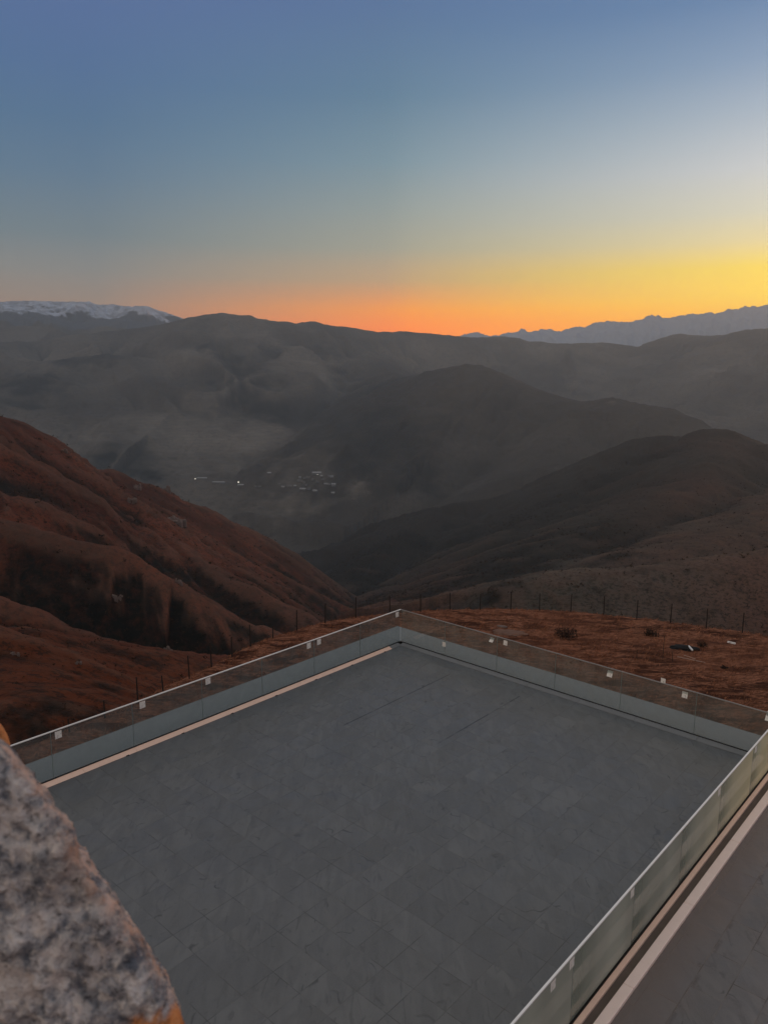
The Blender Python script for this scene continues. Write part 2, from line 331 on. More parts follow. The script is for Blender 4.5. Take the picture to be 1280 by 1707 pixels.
# terraced strata on the village side
sp_ = T.n('ShaderNodeSeparateXYZ'); T.link(p, sp_.inputs[0])
w = T.n('ShaderNodeTexWave', wave_type='BANDS', bands_direction='Z'); w.inputs['Scale'].default_value = 0.028; w.inputs['Distortion'].default_value = 5; w.inputs['Detail'].default_value = 4; w.inputs['Detail Scale'].default_value = .5
T.link(p, w.inputs['Vector'])
far = T.math('SUBTRACT', 1.0, a_red, clamp=True)
c = T.mix(T.math('MULTIPLY', T.math('MULTIPLY', w.outputs['Fac'], far), .16), c, (0.0222, 0.02368, 0.02072))
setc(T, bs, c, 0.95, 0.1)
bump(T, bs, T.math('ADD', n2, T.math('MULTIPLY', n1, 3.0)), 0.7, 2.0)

m_snow, T, bs, o = pmat('snow_and_rock'); p = pos(T)
sp_ = T.n('ShaderNodeSeparateXYZ'); T.link(p, sp_.inputs[0])
n1 = T.noise(p, 0.0045, 7, 0.65); hh = T.math('ADD', sp_.outputs[2], T.math('MULTIPLY', T.math('SUBTRACT', n1, .5), 360))
f = T.mrange(hh, 420, 450); f = T.math('MULTIPLY', f, T.mrange(T.noise(p, .014, 6, .7), .34, .60, .35, 1)); c = T.mix(f, (.035, .05, .075), (.50, .57, .70)); setc(T, bs, c, .7, .2)
bump(T, bs, T.noise(p, .01, 6, .65), .8, 30)

m_grass, T, bs, o = pmat('dry_grass_ground'); p = pos(T)
st = T.n('ShaderNodeMapping'); st.inputs['Rotation'].default_value = (0, 0, .5); st.inputs['Scale'].default_value = (1, 3.0, 1); T.link(p, st.inputs[0])
n1 = T.noise(st.outputs[0], 0.35, 5, 0.65, .6); n2 = T.noise(st.outputs[0], 2.4, 5, 0.7, .4); n3 = T.noise(p, 0.09, 3, .5)
c = T.mix(T.mrange(n2, .3, .7), (0.037, 0.01295, 0.006734), (0.4625, 0.1943, 0.1106)); c = T.mix(T.mrange(n1, .44, .60), c, (0.0555, 0.0185, 0.00962)); c = T.mix(T.mrange(n3, .4, .62, 0, .35), c, (0.2497, 0.0925, 0.0481))
setc(T, bs, c, 0.95, 0.1); bump(T, bs, T.math('ADD', n2, n1), 1.0, 0.25)

# deck: big slate-look tiles, object x along the left edge
def deck_mat(name, w_, h_, base, warm=False):
    m, T, bs, o = pmat(name); oc = obj(T)
    br = T.n('ShaderNodeTexBrick', offset=.5 if warm else .0, offset_frequency=2); T.link(oc, br.inputs['Vector'])
    for k, v in (('Scale', 1.0), ('Mortar Size', .006 if not warm else .010), ('Mortar Smooth', .3), ('Brick Width', w_), ('Row Height', h_), ('Bias', 0.0)): br.inputs[k].default_value = v
    br.inputs['Color1'].default_value = (0, 0, 0, 1); br.inputs['Color2'].default_value = (1, 1, 1, 1); br.inputs['Mortar'].default_value = (.5, .5, .5, 1)
    tile = T.n('ShaderNodeSeparateColor'); T.link(br.outputs['Color'], tile.inputs[0]); tl = tile.outputs[0]
    # every tile has its own relief: shift the noise by the tile's random value
    sh = T.n('ShaderNodeCombineXYZ'); T.link(T.math('MULTIPLY', tl, 37.0), sh.inputs[2]); T.link(T.math('MULTIPLY', tl, 11.0), sh.inputs[0])
    ad = T.n('ShaderNodeVectorMath', operation='ADD'); T.link(oc, ad.inputs[0]); T.link(sh.outputs[0], ad.inputs[1]); v = ad.outputs[0]
    n_big = T.noise(oc, .5, 4, .55); n_t = T.noise(v, 1.6, 4, .5, .5)
    # slate cleft edges: thin contour lines of a smooth noise, only here and there
    cl = T.noise(v, 1.5, 1.5, .5, .2); edge = T.math('ABSOLUTE', T.math('SUBTRACT', cl, .53)); line = T.mrange(edge, .0, .016, 1, 0)
    keep = T.mrange(T.noise(v, 3.1, 2, .5), .53, .64); line = T.math('MULTIPLY', line, keep)
    c = T.mix(T.mrange(n_t, .3, .7), [x * .90 for x in base], [x * 1.10 for x in base])
    c = T.mix(T.math('MULTIPLY', tl, .75), c, [x * .74 for x in base])
    c = T.mix(T.mrange(n_big, .35, .7, 0, .35), c, [x * 1.22 for x in base])
    c = T.mix(T.math('MULTIPLY', line, .8), c, [x * .22 for x in base])
    m0 = T.n('ShaderNodeMapping'); m0.inputs['Rotation'].default_value = (0, 0, rad(-42)); T.link(v, m0.inputs[0]); mp = T.n('ShaderNodeMapping'); mp.inputs['Scale'].default_value = (1.0, 3.4, 1); T.link(m0.outputs[0], mp.inputs[0])
    sm = T.mrange(T.noise(mp.outputs[0], 1.9, 3, .5, 1.2), .60, .70); c = T.mix(T.math('MULTIPLY', sm, .5), c, [x * .38 for x in base])
    mo = T.noise(mp.outputs[0], 1.1, 5, .6, .8); c = T.mix(T.mrange(mo, .38, .62, .55, 0), c, [x * .62 for x in base])
    jm = T.math('MULTIPLY', br.outputs['Fac'], T.mrange(T.noise(oc, 1.6, 3, .6), .42, .60, .10, .9))
    c = T.mix(jm, c, [x * .25 for x in base])
    xyz = T.n('ShaderNodeSeparateXYZ'); T.link(oc, xyz.inputs[0])
    if warm:   # brown dirt washed along the kerb
        dist = T.math('ADD', T.math('ABSOLUTE', T.math('SUBTRACT', T.math('MULTIPLY', xyz.outputs[1], -1.0), 11.86)), T.math('MULTIPLY', T.noise(oc, 1.4, 4, .6), -.55))
        c = T.mix(T.mrange(dist, -.1, .55, .75, 0), c, (.140, .108, .094))
        wet = T.math('MULTIPLY', T.mrange(T.math('ABSOLUTE', T.math('ADD', xyz.outputs[1], 12.45)), 0, .05, 1, 0), T.mrange(T.noise(oc, 1.7, 4, .7), .5, .58))
        c = T.mix(T.math('MULTIPLY', wet, .7), c, (.05, .04, .035))
    else:      # two opened expansion joints
        for b0, u0, u1 in ((-2.76, -5.4, -.95), (-5.12, -4.6, -.85)):
            l = T.mrange(T.math('ABSOLUTE', T.math('SUBTRACT', xyz.outputs[1], b0)), .012, .024, 1, 0)
            l = T.math('MULTIPLY', l, T.math('MULTIPLY', T.math('GREATER_THAN', xyz.outputs[0], u0), T.math('LESS_THAN', xyz.outputs[0], u1)))
            l = T.math('MULTIPLY', l, T.mrange(T.noise(oc, 1.1, 3, .6), .32, .48))
            c = T.mix(l, c, (.012, .012, .012))
    fine = T.noise(oc, 60, 3, .7); c = T.mix(T.mrange(fine, .3, .7, 0, .22), c, [x * 1.3 for x in base])
    setc(T, bs, c, T.mrange(n_t, .2, .8, .36, .55), .6)
    bump(T, bs, T.math('ADD', T.math('ADD', T.math('MULTIPLY', n_t, 1.0), T.math('MULTIPLY', fine, .03)), T.math('MULTIPLY', line, -.1)), .55, .03)
    return m
m_deck = deck_mat('slate_look_tile', .59, .59, (.130, .132, .127))
m_deck2 = deck_mat('stone_paver', .92, .46, (.128, .124, .120), warm=True)
m_ledge = simple('grey_coping', (.255, .275, .28), .45, .4, .10, 1.3)
m_pink = simple('pink_stone', (.95, .66, .52), .6, .4, .10, 4.0)
m_pink2 = simple('pale_pink_stone', (.95, .77, .69), .6, .4, .08, 5.0)
m_kgrey = simple('grey_kerb_stone', (.20, .212, .22), .7, .3, .15, 3.0)
m_gutter = simple('dirty_gutter', (.13, .105, .09), .9, .2, .3, 3.0)
m_black = simple('black_gasket', (.008, .008, .008), .6, .2, .1, 3.0)
m_wall = simple('building_render', (.30, .28, .26), .9, .2, .2, .7)
m_rail = simple('brushed_steel', (.90, .88, .84), .5, .5, .06, 8.0, metal=.2)
m_joint = simple('glass_edge', (.20, .26, .25), .3, .5, .1, 8.0)
m_post = simple('rusted_iron', (.022, .018, .016), .8, .3, .3, 9.0)
m_rock = simple('limestone_outcrop', (.17, .13, .115), .95, .2, .35, .6)
def glass_mat(name, film, film_col, tint, shade_bands=False):
    m, T, bs, o = pmat(name); T.nt.nodes.remove(bs)
    tr = T.n('ShaderNodeBsdfTransparent'); tr.inputs[0].default_value = (*tint, 1)
    gl = T.n('ShaderNodeBsdfGlossy'); gl.inputs['Roughness'].default_value = .03; gl.inputs[0].default_value = (1, 1, 1, 1)
    lw = T.n('ShaderNodeLayerWeight'); lw.inputs[0].default_value = .5; fr = T.math('ADD', T.math('MULTIPLY', T.math('POWER', lw.outputs['Facing'], 5.0), .9), .04)
    a = T.n('ShaderNodeMixShader'); T.link(fr, a.inputs[0]); T.link(tr.outputs[0], a.inputs[1]); T.link(gl.outputs[0], a.inputs[2])
    di = T.n('ShaderNodeBsdfDiffuse'); tl = T.n('ShaderNodeBsdfTranslucent'); 
    d = T.n('ShaderNodeMixShader'); d.inputs[0].default_value = .45; T.link(di.outputs[0], d.inputs[1]); T.link(tl.outputs[0], d.inputs[2])
    oc = obj(T)
    if shade_bands:   # milky film, dark shade band painted past every joint (joints every 1.94 m along x)
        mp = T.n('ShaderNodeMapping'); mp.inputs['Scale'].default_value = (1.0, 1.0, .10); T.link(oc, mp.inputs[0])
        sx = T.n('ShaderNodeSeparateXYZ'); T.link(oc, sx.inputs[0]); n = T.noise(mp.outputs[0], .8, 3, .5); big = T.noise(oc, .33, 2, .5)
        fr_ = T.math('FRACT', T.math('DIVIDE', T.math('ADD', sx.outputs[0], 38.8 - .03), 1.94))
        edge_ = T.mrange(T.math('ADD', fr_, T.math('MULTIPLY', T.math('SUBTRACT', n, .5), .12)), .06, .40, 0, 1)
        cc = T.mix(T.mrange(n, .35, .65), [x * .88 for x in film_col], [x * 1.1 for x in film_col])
        cc = T.mix(T.mrange(sx.outputs[0], -6.5, -.5), cc, [min(1, x * k_) for x, k_ in zip(film_col, (1.65, 1.45, 1.15))])  # far-end glow painted into the film colour
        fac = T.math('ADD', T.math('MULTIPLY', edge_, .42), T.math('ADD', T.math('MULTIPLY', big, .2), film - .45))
    else:
        n = T.noise(oc, 2.2, 5, .6); cc = T.mix(n, film_col, film_col); fac = T.mrange(n, .3, .7, film * .6, film * 1.4)
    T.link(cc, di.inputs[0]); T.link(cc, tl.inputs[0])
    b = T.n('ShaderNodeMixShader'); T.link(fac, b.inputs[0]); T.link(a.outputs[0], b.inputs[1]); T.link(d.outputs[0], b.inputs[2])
    T.link(b.outputs[0], o.inputs[0]); return m
m_glass = glass_mat('clear_glass', .11, (.42, .46, .43), (.80, .82, .81))
m_milky_glow = glass_mat('milky_glass_painted_glow', .62, (.62, .63, .56), (.72, .78, .70), shade_bands=True)
m_stick, T, bs, o = pmat('white_sticker'); oc = obj(T)
n = T.noise(oc, 28, 2, .5); c = T.mix(T.mrange(n, .60, .64), (.88, .86, .80), (.45, .43, .40)); setc(T, bs, c, .6, .3)

# ------------------------------------------------------------------ terrain meshes
def dense(lo, hi, n, step=3.0):
    a = np.radians(np.linspace(lo, hi, n)); l = np.radians(np.arange(-180, lo, step)); h = np.radians(np.arange(hi + step, 180.1, step))
    return np.concatenate([l, a, h])
def hill_attr(X, Y, Z):
    R = np.hypot(X, Y); azm = np.degrees(np.arctan2(X, Y))
    # concavity: height against a blurred copy (gullies get scrub colour and painted shade)
    def blur(a, n):
        for ax in (0, 1):
            c = np.cumsum(np.concatenate([np.repeat(a.take([0], ax), n + 1, ax), a, np.repeat(a.take([-1], ax), n, ax)], ax), ax)
            a = (c.take(range(2 * n + 1, c.shape[ax]), ax) - c.take(range(0, c.shape[ax] - 2 * n - 1), ax)) / (2 * n + 1)
        return a
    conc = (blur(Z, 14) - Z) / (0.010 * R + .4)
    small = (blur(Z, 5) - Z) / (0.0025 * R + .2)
    rednear = np.clip((1050 - R) / 350, 0, 1) * np.clip((8 - azm) / 10, 0, 1)
    redright = np.clip((azm - 14) / 14, 0, 1) * np.clip((1650 - R) / 900, 0, 1) * .6
    red = np.clip(np.maximum(rednear, redright) + .25 * fbm(X / 160, Y / 160, 3, 77) * (np.maximum(rednear, redright) > 0.02), 0, 1)
    nn = fbm(X / 90, (.5 * Y + 1.6 * Z) / 90, 5, 21)
    nearf = np.clip((2600 - R) / 1400, 0.45, 1)
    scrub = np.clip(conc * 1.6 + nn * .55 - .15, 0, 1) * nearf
    for x, y, r in SCRUB_SHADE: scrub = np.maximum(scrub, np.clip(1.5 - np.hypot(X - x, Y - y) / (r * 1.25) + 1.1 * fbm((X + .5 * Z) / (r * .7), (.4 * Y + 2.2 * Z) / (r * .7), 4, 90), 0, 1))
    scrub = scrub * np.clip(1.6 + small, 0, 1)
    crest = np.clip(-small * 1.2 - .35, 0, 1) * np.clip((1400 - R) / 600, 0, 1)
    mead_lit = np.zeros(X.shape)
    for x, y, r in MEADOW_LIT: mead_lit = np.maximum(mead_lit, np.clip(1.3 - np.hypot(X - x, Y - y) / r + .9 * fbm(X / (r * .5), Y / (r * .5), 4, 190), 0, 1) * .9)
    return dict(tone=TONES[X.shape], rust=np.clip((235 - R) / 60, 0, 1) * np.clip((5 - azm) / 5, 0, 1) * .85, red=red, scrub=scrub, crest=crest, meadow_lit=mead_lit * (1 - scrub))
def hills_fn(X, Y):
    Z = terrain(X, Y); R = np.hypot(X, Y)
    near = knoll(X, Y) - 1.2
    w_ = np.clip((R - 120) / 120, 0, 1)
    return np.where(R < 240, np.maximum(Z, np.minimum(near, Z + 400) * 1.0 - w_ * 60) * 1.0, Z)
def hits(q):                                 # (pixel x, pixel y, nearest, farthest) -> points of the hillside seen there, in one go
    n = 420; D = np.array([ray(px, py) / math.hypot(*ray(px, py)[:2]) for px, py, _, _ in q]); S = np.stack([np.geomspace(r0, r1, n) for _, _, r0, r1 in q])
    X = D[:, :1] * S; Y = D[:, 1:2] * S; Z = hills_fn(X, Y); k = np.argmax(Z >= EYE + D[:, 2:] * S, 1); i = np.arange(len(q))
    return [(float(X[a, b]), float(Y[a, b]), float(Z[a, b]), float(S[a, b])) for a, b in zip(i, k)]
_q = []; _r = []   # dark scrub and painted gully shade on the left hill and the lower right slopes
for px, py, rp in ((110,960,40),(180,980,40),(230,1000,40),(270,1010,40),(300,1000,40),(350,1000,40),(390,1030,40),(430,1030,40),(470,1020,36),(510,1030,36),(560,1000,30),(190,1060,24),(120,1075,14),(60,940,24),(100,1180,24),(40,1200,24),(180,1150,16),(480,960,20),(900,938,26),(830,950,26),(960,928,26),(1030,925,20),(600,930,50),(560,960,40),(640,1000,50),(720,930,50),(800,960,50),(780,890,40),(860,870,50),(910,840,40),(1000,800,36),(1080,770,36),(830,990,30),(880,950,30),(1000,880,40),(45,970,26),(75,990,24),(110,985,34),(140,1010,36),(170,1035,26),(150,895,20),(235,925,16),(270,945,18),(300,960,22),(340,975,24),(375,1000,32),(410,1015,34),(360,1040,34),(320,1045,28),(330,1075,26),(165,1075,14),(195,1088,16),(225,1098,16),(255,1108,16),(20,1045,8),(60,1052,8),(450,985,26),(500,1000,26),(540,1010,30),(60,1215,20),(150,1185,14),
                   (640,960,50),(700,985,40),(760,960,40),(850,930,40),(620,1000,30),(900,900,30),(690,900,30),(960,850,26),(830,880,30)):
    _q.append((px, py, 105, 2300)); _r.append(rp)
for px, py, rp in ((385,600,16),(395,625,28),(415,655,34),(440,685,30),(470,700,20),(540,590,18),(570,620,22),(600,640,26),(340,575,12),(455,590,14),(640,640,40),(620,700,34),(650,740,50),(690,800,40),(610,780,18),(170,595,26),(120,600,22),(60,640,34),(180,775,34),(240,790,20),(40,680,20)):
    _q.append((px, py, 1200, 7000)); _r.append(rp)
_ns = len(_q)                                  # pale grassland, plus lit slopes painted into the colour
for px, py, rp in ((330,650,30),(340,700,70),(250,715,60),(440,735,60),(300,740,70),(170,720,50),(500,762,50),(400,780,60),(490,578,12),(515,605,12),(545,635,12),(320,590,22),(370,560,20),(948,777,7),(928,781,6),(965,775,6),(600,815,30),(480,830,70),(960,640,16),(1020,672,8),(1060,605,30),(1180,620,40),(700,590,18),(900,590,26)):
    _q.append((px, py, 1900, 8000)); _r.append(rp)
_h = [(x, y, max(2.0, rp / FPX * s_ * 1.15)) for (x, y, z, s_), rp in zip(hits(_q), _r)]; SCRUB_SHADE = _h[:_ns]; MEADOW_LIT = _h[_ns:]
azs = dense(-36, 36, 860)
rs = np.concatenate([np.geomspace(70, 2400, 430), np.geomspace(2420, 6600, 250)])
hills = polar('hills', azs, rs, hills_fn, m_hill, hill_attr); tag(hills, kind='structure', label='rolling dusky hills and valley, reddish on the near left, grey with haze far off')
# low scrub standing on the slopes, one uncountable mass
_me = hills.data; _n0 = len(_me.vertices); _co = np.zeros(_n0 * 3, np.float32); _me.vertices.foreach_get('co', _co); _co = _co.reshape(-1, 3)
_sa = np.zeros(_n0, np.float32); _me.attributes['scrub'].data.foreach_get('value', _sa); _R = np.hypot(_co[:, 0], _co[:, 1]); _az = np.degrees(np.arctan2(_co[:, 0], _co[:, 1]))
_w = (np.clip(_sa, 0, 1) + .10 + .5 * np.clip(fbm(_co[:, 0] / 40, _co[:, 1] / 40, 3, 401), 0, 1) ** 2) * (_R < 1700) * (_R > 105) * (np.abs(_az) < 34) * _R ** 1.1
_i = RNG.choice(_n0, 46000, p=_w / _w.sum()); _c = _co[_i] + np.concatenate([RNG.uniform(-.5, .5, (len(_i), 2)) * (_R[_i] * .006)[:, None], np.zeros((len(_i), 1))], 1)
_sz = RNG.uniform(.25, 1.0, len(_i)) ** 1.6 * np.clip(_R[_i] / 260, .45, 1.9) * 1.1
_t = _c[:, None, None, :] + RNG.normal(0, 1, (len(_i), 7, 1, 3)) * np.array([.45, .45, .28]) * _sz[:, None, None, None] + RNG.normal(0, .30, (len(_i), 7, 3, 3)) * _sz[:, None, None, None] + np.array([0, 0, .25]) * _sz[:, None, None, None]
_V = _t.reshape(-1, 3).astype(np.float32); _m = bpy.data.meshes.new('scrub'); _m.vertices.add(len(_V)); _m.vertices.foreach_set('co', _V.ravel()); _m.loops.add(len(_V)); _m.loops.foreach_set('vertex_index', np.arange(len(_V), dtype=np.int32))
_m.polygons.add(len(_V) // 3); _m.polygons.foreach_set('loop_start', np.arange(0, len(_V), 3, dtype=np.int32)); _m.polygons.foreach_set('loop_total', np.full(len(_V) // 3, 3, dtype=np.int32)); _m.update(calc_edges=True)
m_scrub, T, bs, o = pmat('scrub_leaves'); r_ = T.n('ShaderNodeNewGeometry').outputs['Random Per Island']; setc(T, bs, T.mix(r_, (.012, .010, .007), (.055, .030, .018)), .9, .1)
_m.materials.append(m_scrub); scr = bpy.data.objects.new('scrub', _m); COL.objects.link(scr); tag(scr, 'dark low scrub scattered over the red slopes and gullies', 'scrub', kind='stuff')
mts = polar('snowy_mountains', dense(-36, -8, 420, 6.0)[:: 1], np.linspace(6590, 8150, 130), terrain, m_snow); tag(mts, kind='structure', label='distant snow-topped mountains on the left skyline')
kn = polar('grass_hill', dense(-40, 40, 520, 4.0), np.concatenate([np.linspace(3, 24, 12), np.geomspace(25, 150, 330)]), knoll, m_grass); tag(kn, kind='structure', label='red-brown grassy hill top around the building')

# ------------------------------------------------------------------ cloud bank on the right horizon
m_cloud, T, bs, o = pmat('cloud'); setc(T, bs, (.36, .42, .52), 1.0, 0.0)
n = T.noise(pos(T), .0022, 6, .6); bump(T, bs, n, .8, 120)
CL = [(700, 585), (740, 574), (765, 562), (785, 556), (800, 557), (815, 562), (835, 560), (862, 553), (869, 546), (874, 550), (885, 555), (905, 551), (930, 549), (955, 548), (975, 545), (990, 541), (1010, 537), (1030, 537), (1060, 534), (1075, 531), (1085, 527), (1095, 528), (1108, 532), (1130, 530), (1150, 526), (1180, 524), (1200, 521), (1215, 516), (1240, 513), (1262, 513), (1280, 511), (1340, 505), (1450, 500), (1600, 515)]
_c = [(math.atan2(*ray(px, py)[:2]), ray(px, py)[2] / math.hypot(*ray(px, py)[:2])) for px, py in CL]; CA = np.array(sorted(_c))
def cloud_fn(X, Y):
    R = np.hypot(X, Y); az_ = np.arctan2(X, Y); top = np.interp(az_, CA[:, 0], CA[:, 1])
    c0 = 10750 + 260 * fbm(az_ * 30, az_ * 0, 3, 5)
    prof = np.sqrt(np.clip(1 - ((R - c0) / 950) ** 2, 0, 1))
    bill = (1 - np.abs(fbm(X / 420, Y / 420, 1, 33))) * .5 + (1 - np.abs(fbm(X / 170, Y / 170, 2, 34))) * .3 + (1 - np.abs(fbm(X / 80, Y / 80, 2, 35))) * .2
    z = EYE + R * top
    return -700 + (z + 700 + (bill - .82) * 200) * prof ** .55
cl = polar('cloud_bank', np.radians(np.linspace(1.5, 40, 560)), np.linspace(9760, 11750, 130), cloud_fn, m_cloud)
tag(cl, kind='structure', label='low blue-grey cloud bank on the right horizon below the yellow glow')

# ------------------------------------------------------------------ terrace building (object x runs along the left rail, y to the left)
_a = math.atan2(*_n(CAMR @ _n(_A))[:2]); RZ = math.pi / 2 - _a
C0 = at_z(667, 1070, 0.0)
UA = np.array([math.sin(_a), math.cos(_a)]); UB = np.array([-UA[1], UA[0]])
def uvw(u, b, z=0.0): q = C0[:2] + u * UA + b * UB; return (q[0], q[1], z)
TL = tuple(C0[:2]) + (0,)
FB = -11.45                                  # the near rail's line
bld = tag(empty('terrace_building', TL, RZ), 'grey-coped stone building carrying the tiled roof terrace with pink kerbs', 'building')
box('wall', (-26, -26, -13.5), (1.06, 1.04, -.20), m_wall, bld)
bm = bmesh.new(); add_box(bm, (-24, .06, -.19), (.06, 1.10, 0.0), .006); bm_obj('ledge', bm, m_ledge, bld)
bm = bmesh.new(); add_box(bm, (.063, -26, -.19), (1.12, 1.10, 0.0), .006); bm_obj('ledge', bm, m_ledge, bld)
# kerbs in stone lengths, tops sloping down to the tiles
def slope_kerb(name, axis, s0, s1, hi, lo, top, foot, mat, label, joint=1.3):
    bm = bmesh.new(); s = s0
    while s > s1 + .05:
        e = max(s - joint + .006, s1)
        prof = [(hi, -.16), (hi, top), (hi + (lo - hi) * .25, top - .002), (lo, foot), (lo, -.16)]
        rings = [[bm.verts.new((x, p, z) if axis == 'u' else (p, x, z)) for p, z in prof] for x in (s, e)]
        n = len(prof)
        for k in range(n): bm.faces.new((rings[0][k], rings[0][(k + 1) % n], rings[1][(k + 1) % n], rings[1][k]))
        bm.faces.new(rings[0]); bm.faces.new(rings[1][::-1]); s -= joint
    bm_obj(name, bm, mat, bld)['label'] = label
slope_kerb('kerb', 'u', -.55, -23, .018, -.125, -.006, -.054, m_pink, 'pink kerb under the left glass rail')
slope_kerb('kerb', 'u', -.10, -.547, .018, -.125, -.006, -.054, m_kgrey, 'short grey kerb piece at the far corner')
slope_kerb('kerb', 'b', -.10, FB + .04, .030, -.135, -.006, -.054, m_kgrey, 'grey kerb under the far glass rail', 1.6)
bm = bmesh.new(); add_box(bm, (-23, .020, -.16), (.02, .056, .012)); add_box(bm, (.032, FB, -.16), (.060, .02, .012)); bm_obj('glass_channel', bm, m_black, bld)
bm = bmesh.new(); u = .06
while u > -22:
    add_box(bm, (u - 1.94 + .003, FB - .115, -.16), (u, FB - .035, -.004), .005); u -= 1.94
bm_obj('kerb', bm, m_pink, bld)['label'] = 'thin salmon kerb beside the near glass rail'
box('glass_channel', (-22, FB - .033, -.16), (.03, FB + .033, .010), m_black, bld)
box('gutter', (-22, FB - .24, -.16), (1.05, FB - .117, -.045), m_gutter, bld)
bm = bmesh.new(); u = .9
while u > -22:
    L = 2.35; add_box(bm, (u - L + .004, FB - .40, -.16), (u, FB - .242, .0), .012); u -= L
bm_obj('kerb', bm, m_pink2, bld)['label'] = 'wide pale pink kerb stones beyond the gutter'
u = -.9
for i in range(7):
    box('drain_outlet', (u - .035, -.150, -.10), (u + .035, -.118, -.050), m_black, bld); u -= 1.5
d1 = box('terrace_floor', (-22.5, FB + .033, -.35), (.02, .01, -.060), m_deck); d1.location = TL; d1.rotation_euler = (0, 0, RZ)
tag(d1, kind='structure', label='large dark grey slate-look tiled terrace floor')
d2 = box('terrace_floor', (-22.5, -26, -.35), (.05, FB - .402, -.055), m_deck2); d2.location = TL; d2.rotation_euler = (0, 0, RZ)
tag(d2, kind='structure', label='paved terrace strip with brown dirt beyond the pink kerbs, lower right')

# ------------------------------------------------------------------ glass rails
def panel_box(bm, axis, s0, s1, off, z0, z1, th=.012):
    if axis == 'u': add_box(bm, (s0, off - th / 2, z0), (s1, off + th / 2, z1), .0015)
    else: add_box(bm, (off - th / 2, s0, z0), (off + th / 2, s1, z1), .0015)
def railing(label, axis, start, n, off, glass, first, group='glass railings round the terrace', rail_r=.011, mrail=None):
    t_ = tag(empty('glass_railing', TL, RZ), label, 'railing', group); s = start; PL = 1.94
    for i in range(n):
        L = first if i == 0 else PL
        bm = bmesh.new(); panel_box(bm, axis, s - L + .006, s - .006, off, .013, 1.085); bm_obj('glass_panel', bm, glass, t_)
        bm = bmesh.new(); panel_box(bm, axis, s - L - .0055, s - L + .0055, off, .014, 1.084, .013); bm_obj('joint_seal', bm, m_joint, t_)
        s -= L
    bm = bmesh.new()
    if axis == 'u': add_box(bm, (s, off - rail_r, 1.087), (start + rail_r, off + rail_r, 1.112), .004)
    else: add_box(bm, (off - rail_r, s, 1.087), (off + rail_r, start, 1.112), .004)
    bm_obj('top_rail', bm, mrail or m_rail, t_); return t_
r_left = railing('clear glass railing with bright top rail along the left terrace edge, above the pink kerb', 'u', .040, 10, .038, m_glass, 1.91, rail_r=.016)
m_rail2 = simple('dull_steel', (.33, .32, .31), .4, .5, .06, 8.0, metal=.3)
r_back = railing('clear glass railing along the far terrace edge in front of the red-brown grass hill', 'b', .020, 6, .046, m_glass, 1.83, rail_r=.010, mrail=m_rail2)
r_front = railing('milky greenish glass railing running diagonally up the lower right, between the two floors', 'u', .030, 10, FB, m_milky_glow, 1.94, rail_r=.016)
def sticker(parent, axis, s, off, z, rot, size=.13, side=-1, lab=None):
    bm = bmesh.new(); add_box(bm, (-size / 2, -.0012, -size * .56), (size / 2, .0012, size * .56))
    o = bm_obj('sticker', bm, m_stick, parent); o.location = (s, off + side * .0085, z) if axis == 'u' else (off + side * .0085, s, z)
    o.rotation_euler = (0, rot, 0) if axis == 'u' else Vector((0, 0, 0)); 
    if axis == 'b': o.rotation_euler = (rot, 0, math.pi / 2)
    if lab: o['label'] = lab
for s, z in ((-11.40, .98), (-9.36, .98), (-7.50, .99), (-4.02, .98), (-3.62, .985), (-.13, .97)): sticker(r_left, 'u', s, .038, z, 0, .15)
sticker(r_back, 'b', -1.78, .046, .36, 0, .13)
sticker(r_back, 'b', -3.55, .046, .95, .7, .13, lab='tilted white sticker'); sticker(r_back, 'b', -4.03, .046, .98, .05, .13); sticker(r_back, 'b', -7.30, .046, .95, .45, .15, lab='tilted white sticker')
sticker(r_back, 'b', -8.72, .046, 1.165, 0, .12, lab='white tag sticking up above the rail'); sticker(r_back, 'b', -9.28, .046, .96, .15, .14)
sticker(r_back, 'b', -11.25, .046, 1.02, .6, .20, lab='white tag at the right end')
for s in (-10.22, -9.72, -7.82, -3.98, -1.75): sticker(r_front, 'u', s, FB, .985, 0, .13)

# ------------------------------------------------------------------ wire fence along the brim of the grass hill
fence = tag(empty('wire_fence'), 'dark iron post and wire fence following the brim of the grass hill', 'fence')
FP = [(116,1212,.9),(175,1189,1.2),(230,1166,1.8),(272,1146,1.1),(316,1124,1.7),(353,1107,1.9),(387,1090,1.6),(418,1073,1.8),(455,1057,1.0),(495,1046,1.8),(542,1034,1.8),(593,1025,1.9),(650,1018,1.7),(701,1016,1.7),(750,1013,1.7),(800,1012,1.6),(851,1012,1.75),(899,1013,1.75),(951,1016,1.8),(1006,1021,1.85),(1061,1027,1.85),(1117,1034,1.85),(1177,1042,1.8),(1237,1050,1.85),(1298,1059,1.8),(1362,1068,1.8)]
tops = []
for i, (px, py, h) in enumerate(FP):
    zb = np.interp(math.atan2(*ray(px, py)[:2]), BA[:, 0], BA[:, 2]); q = at_z(px, py, zb); R_ = math.hypot(q[0], q[1]); q = q * np.array([(R_ - .5) / R_, (R_ - .5) / R_, 1])
    z0 = float(knoll(np.array([q[0]]), np.array([q[1]]))[0]) - .15
    h *= .97; lean = (random.uniform(-.05, .05), random.uniform(-.05, .05))
    bm = bmesh.new(); tube(bm, [(q[0], q[1], z0), (q[0] + lean[0], q[1] + lean[1], z0 + h + .15)], [.055, .045], 6)
    bm_obj('post', bm, m_post, fence); tops.append(Vector((q[0] + lean[0], q[1] + lean[1], z0 + .15)))
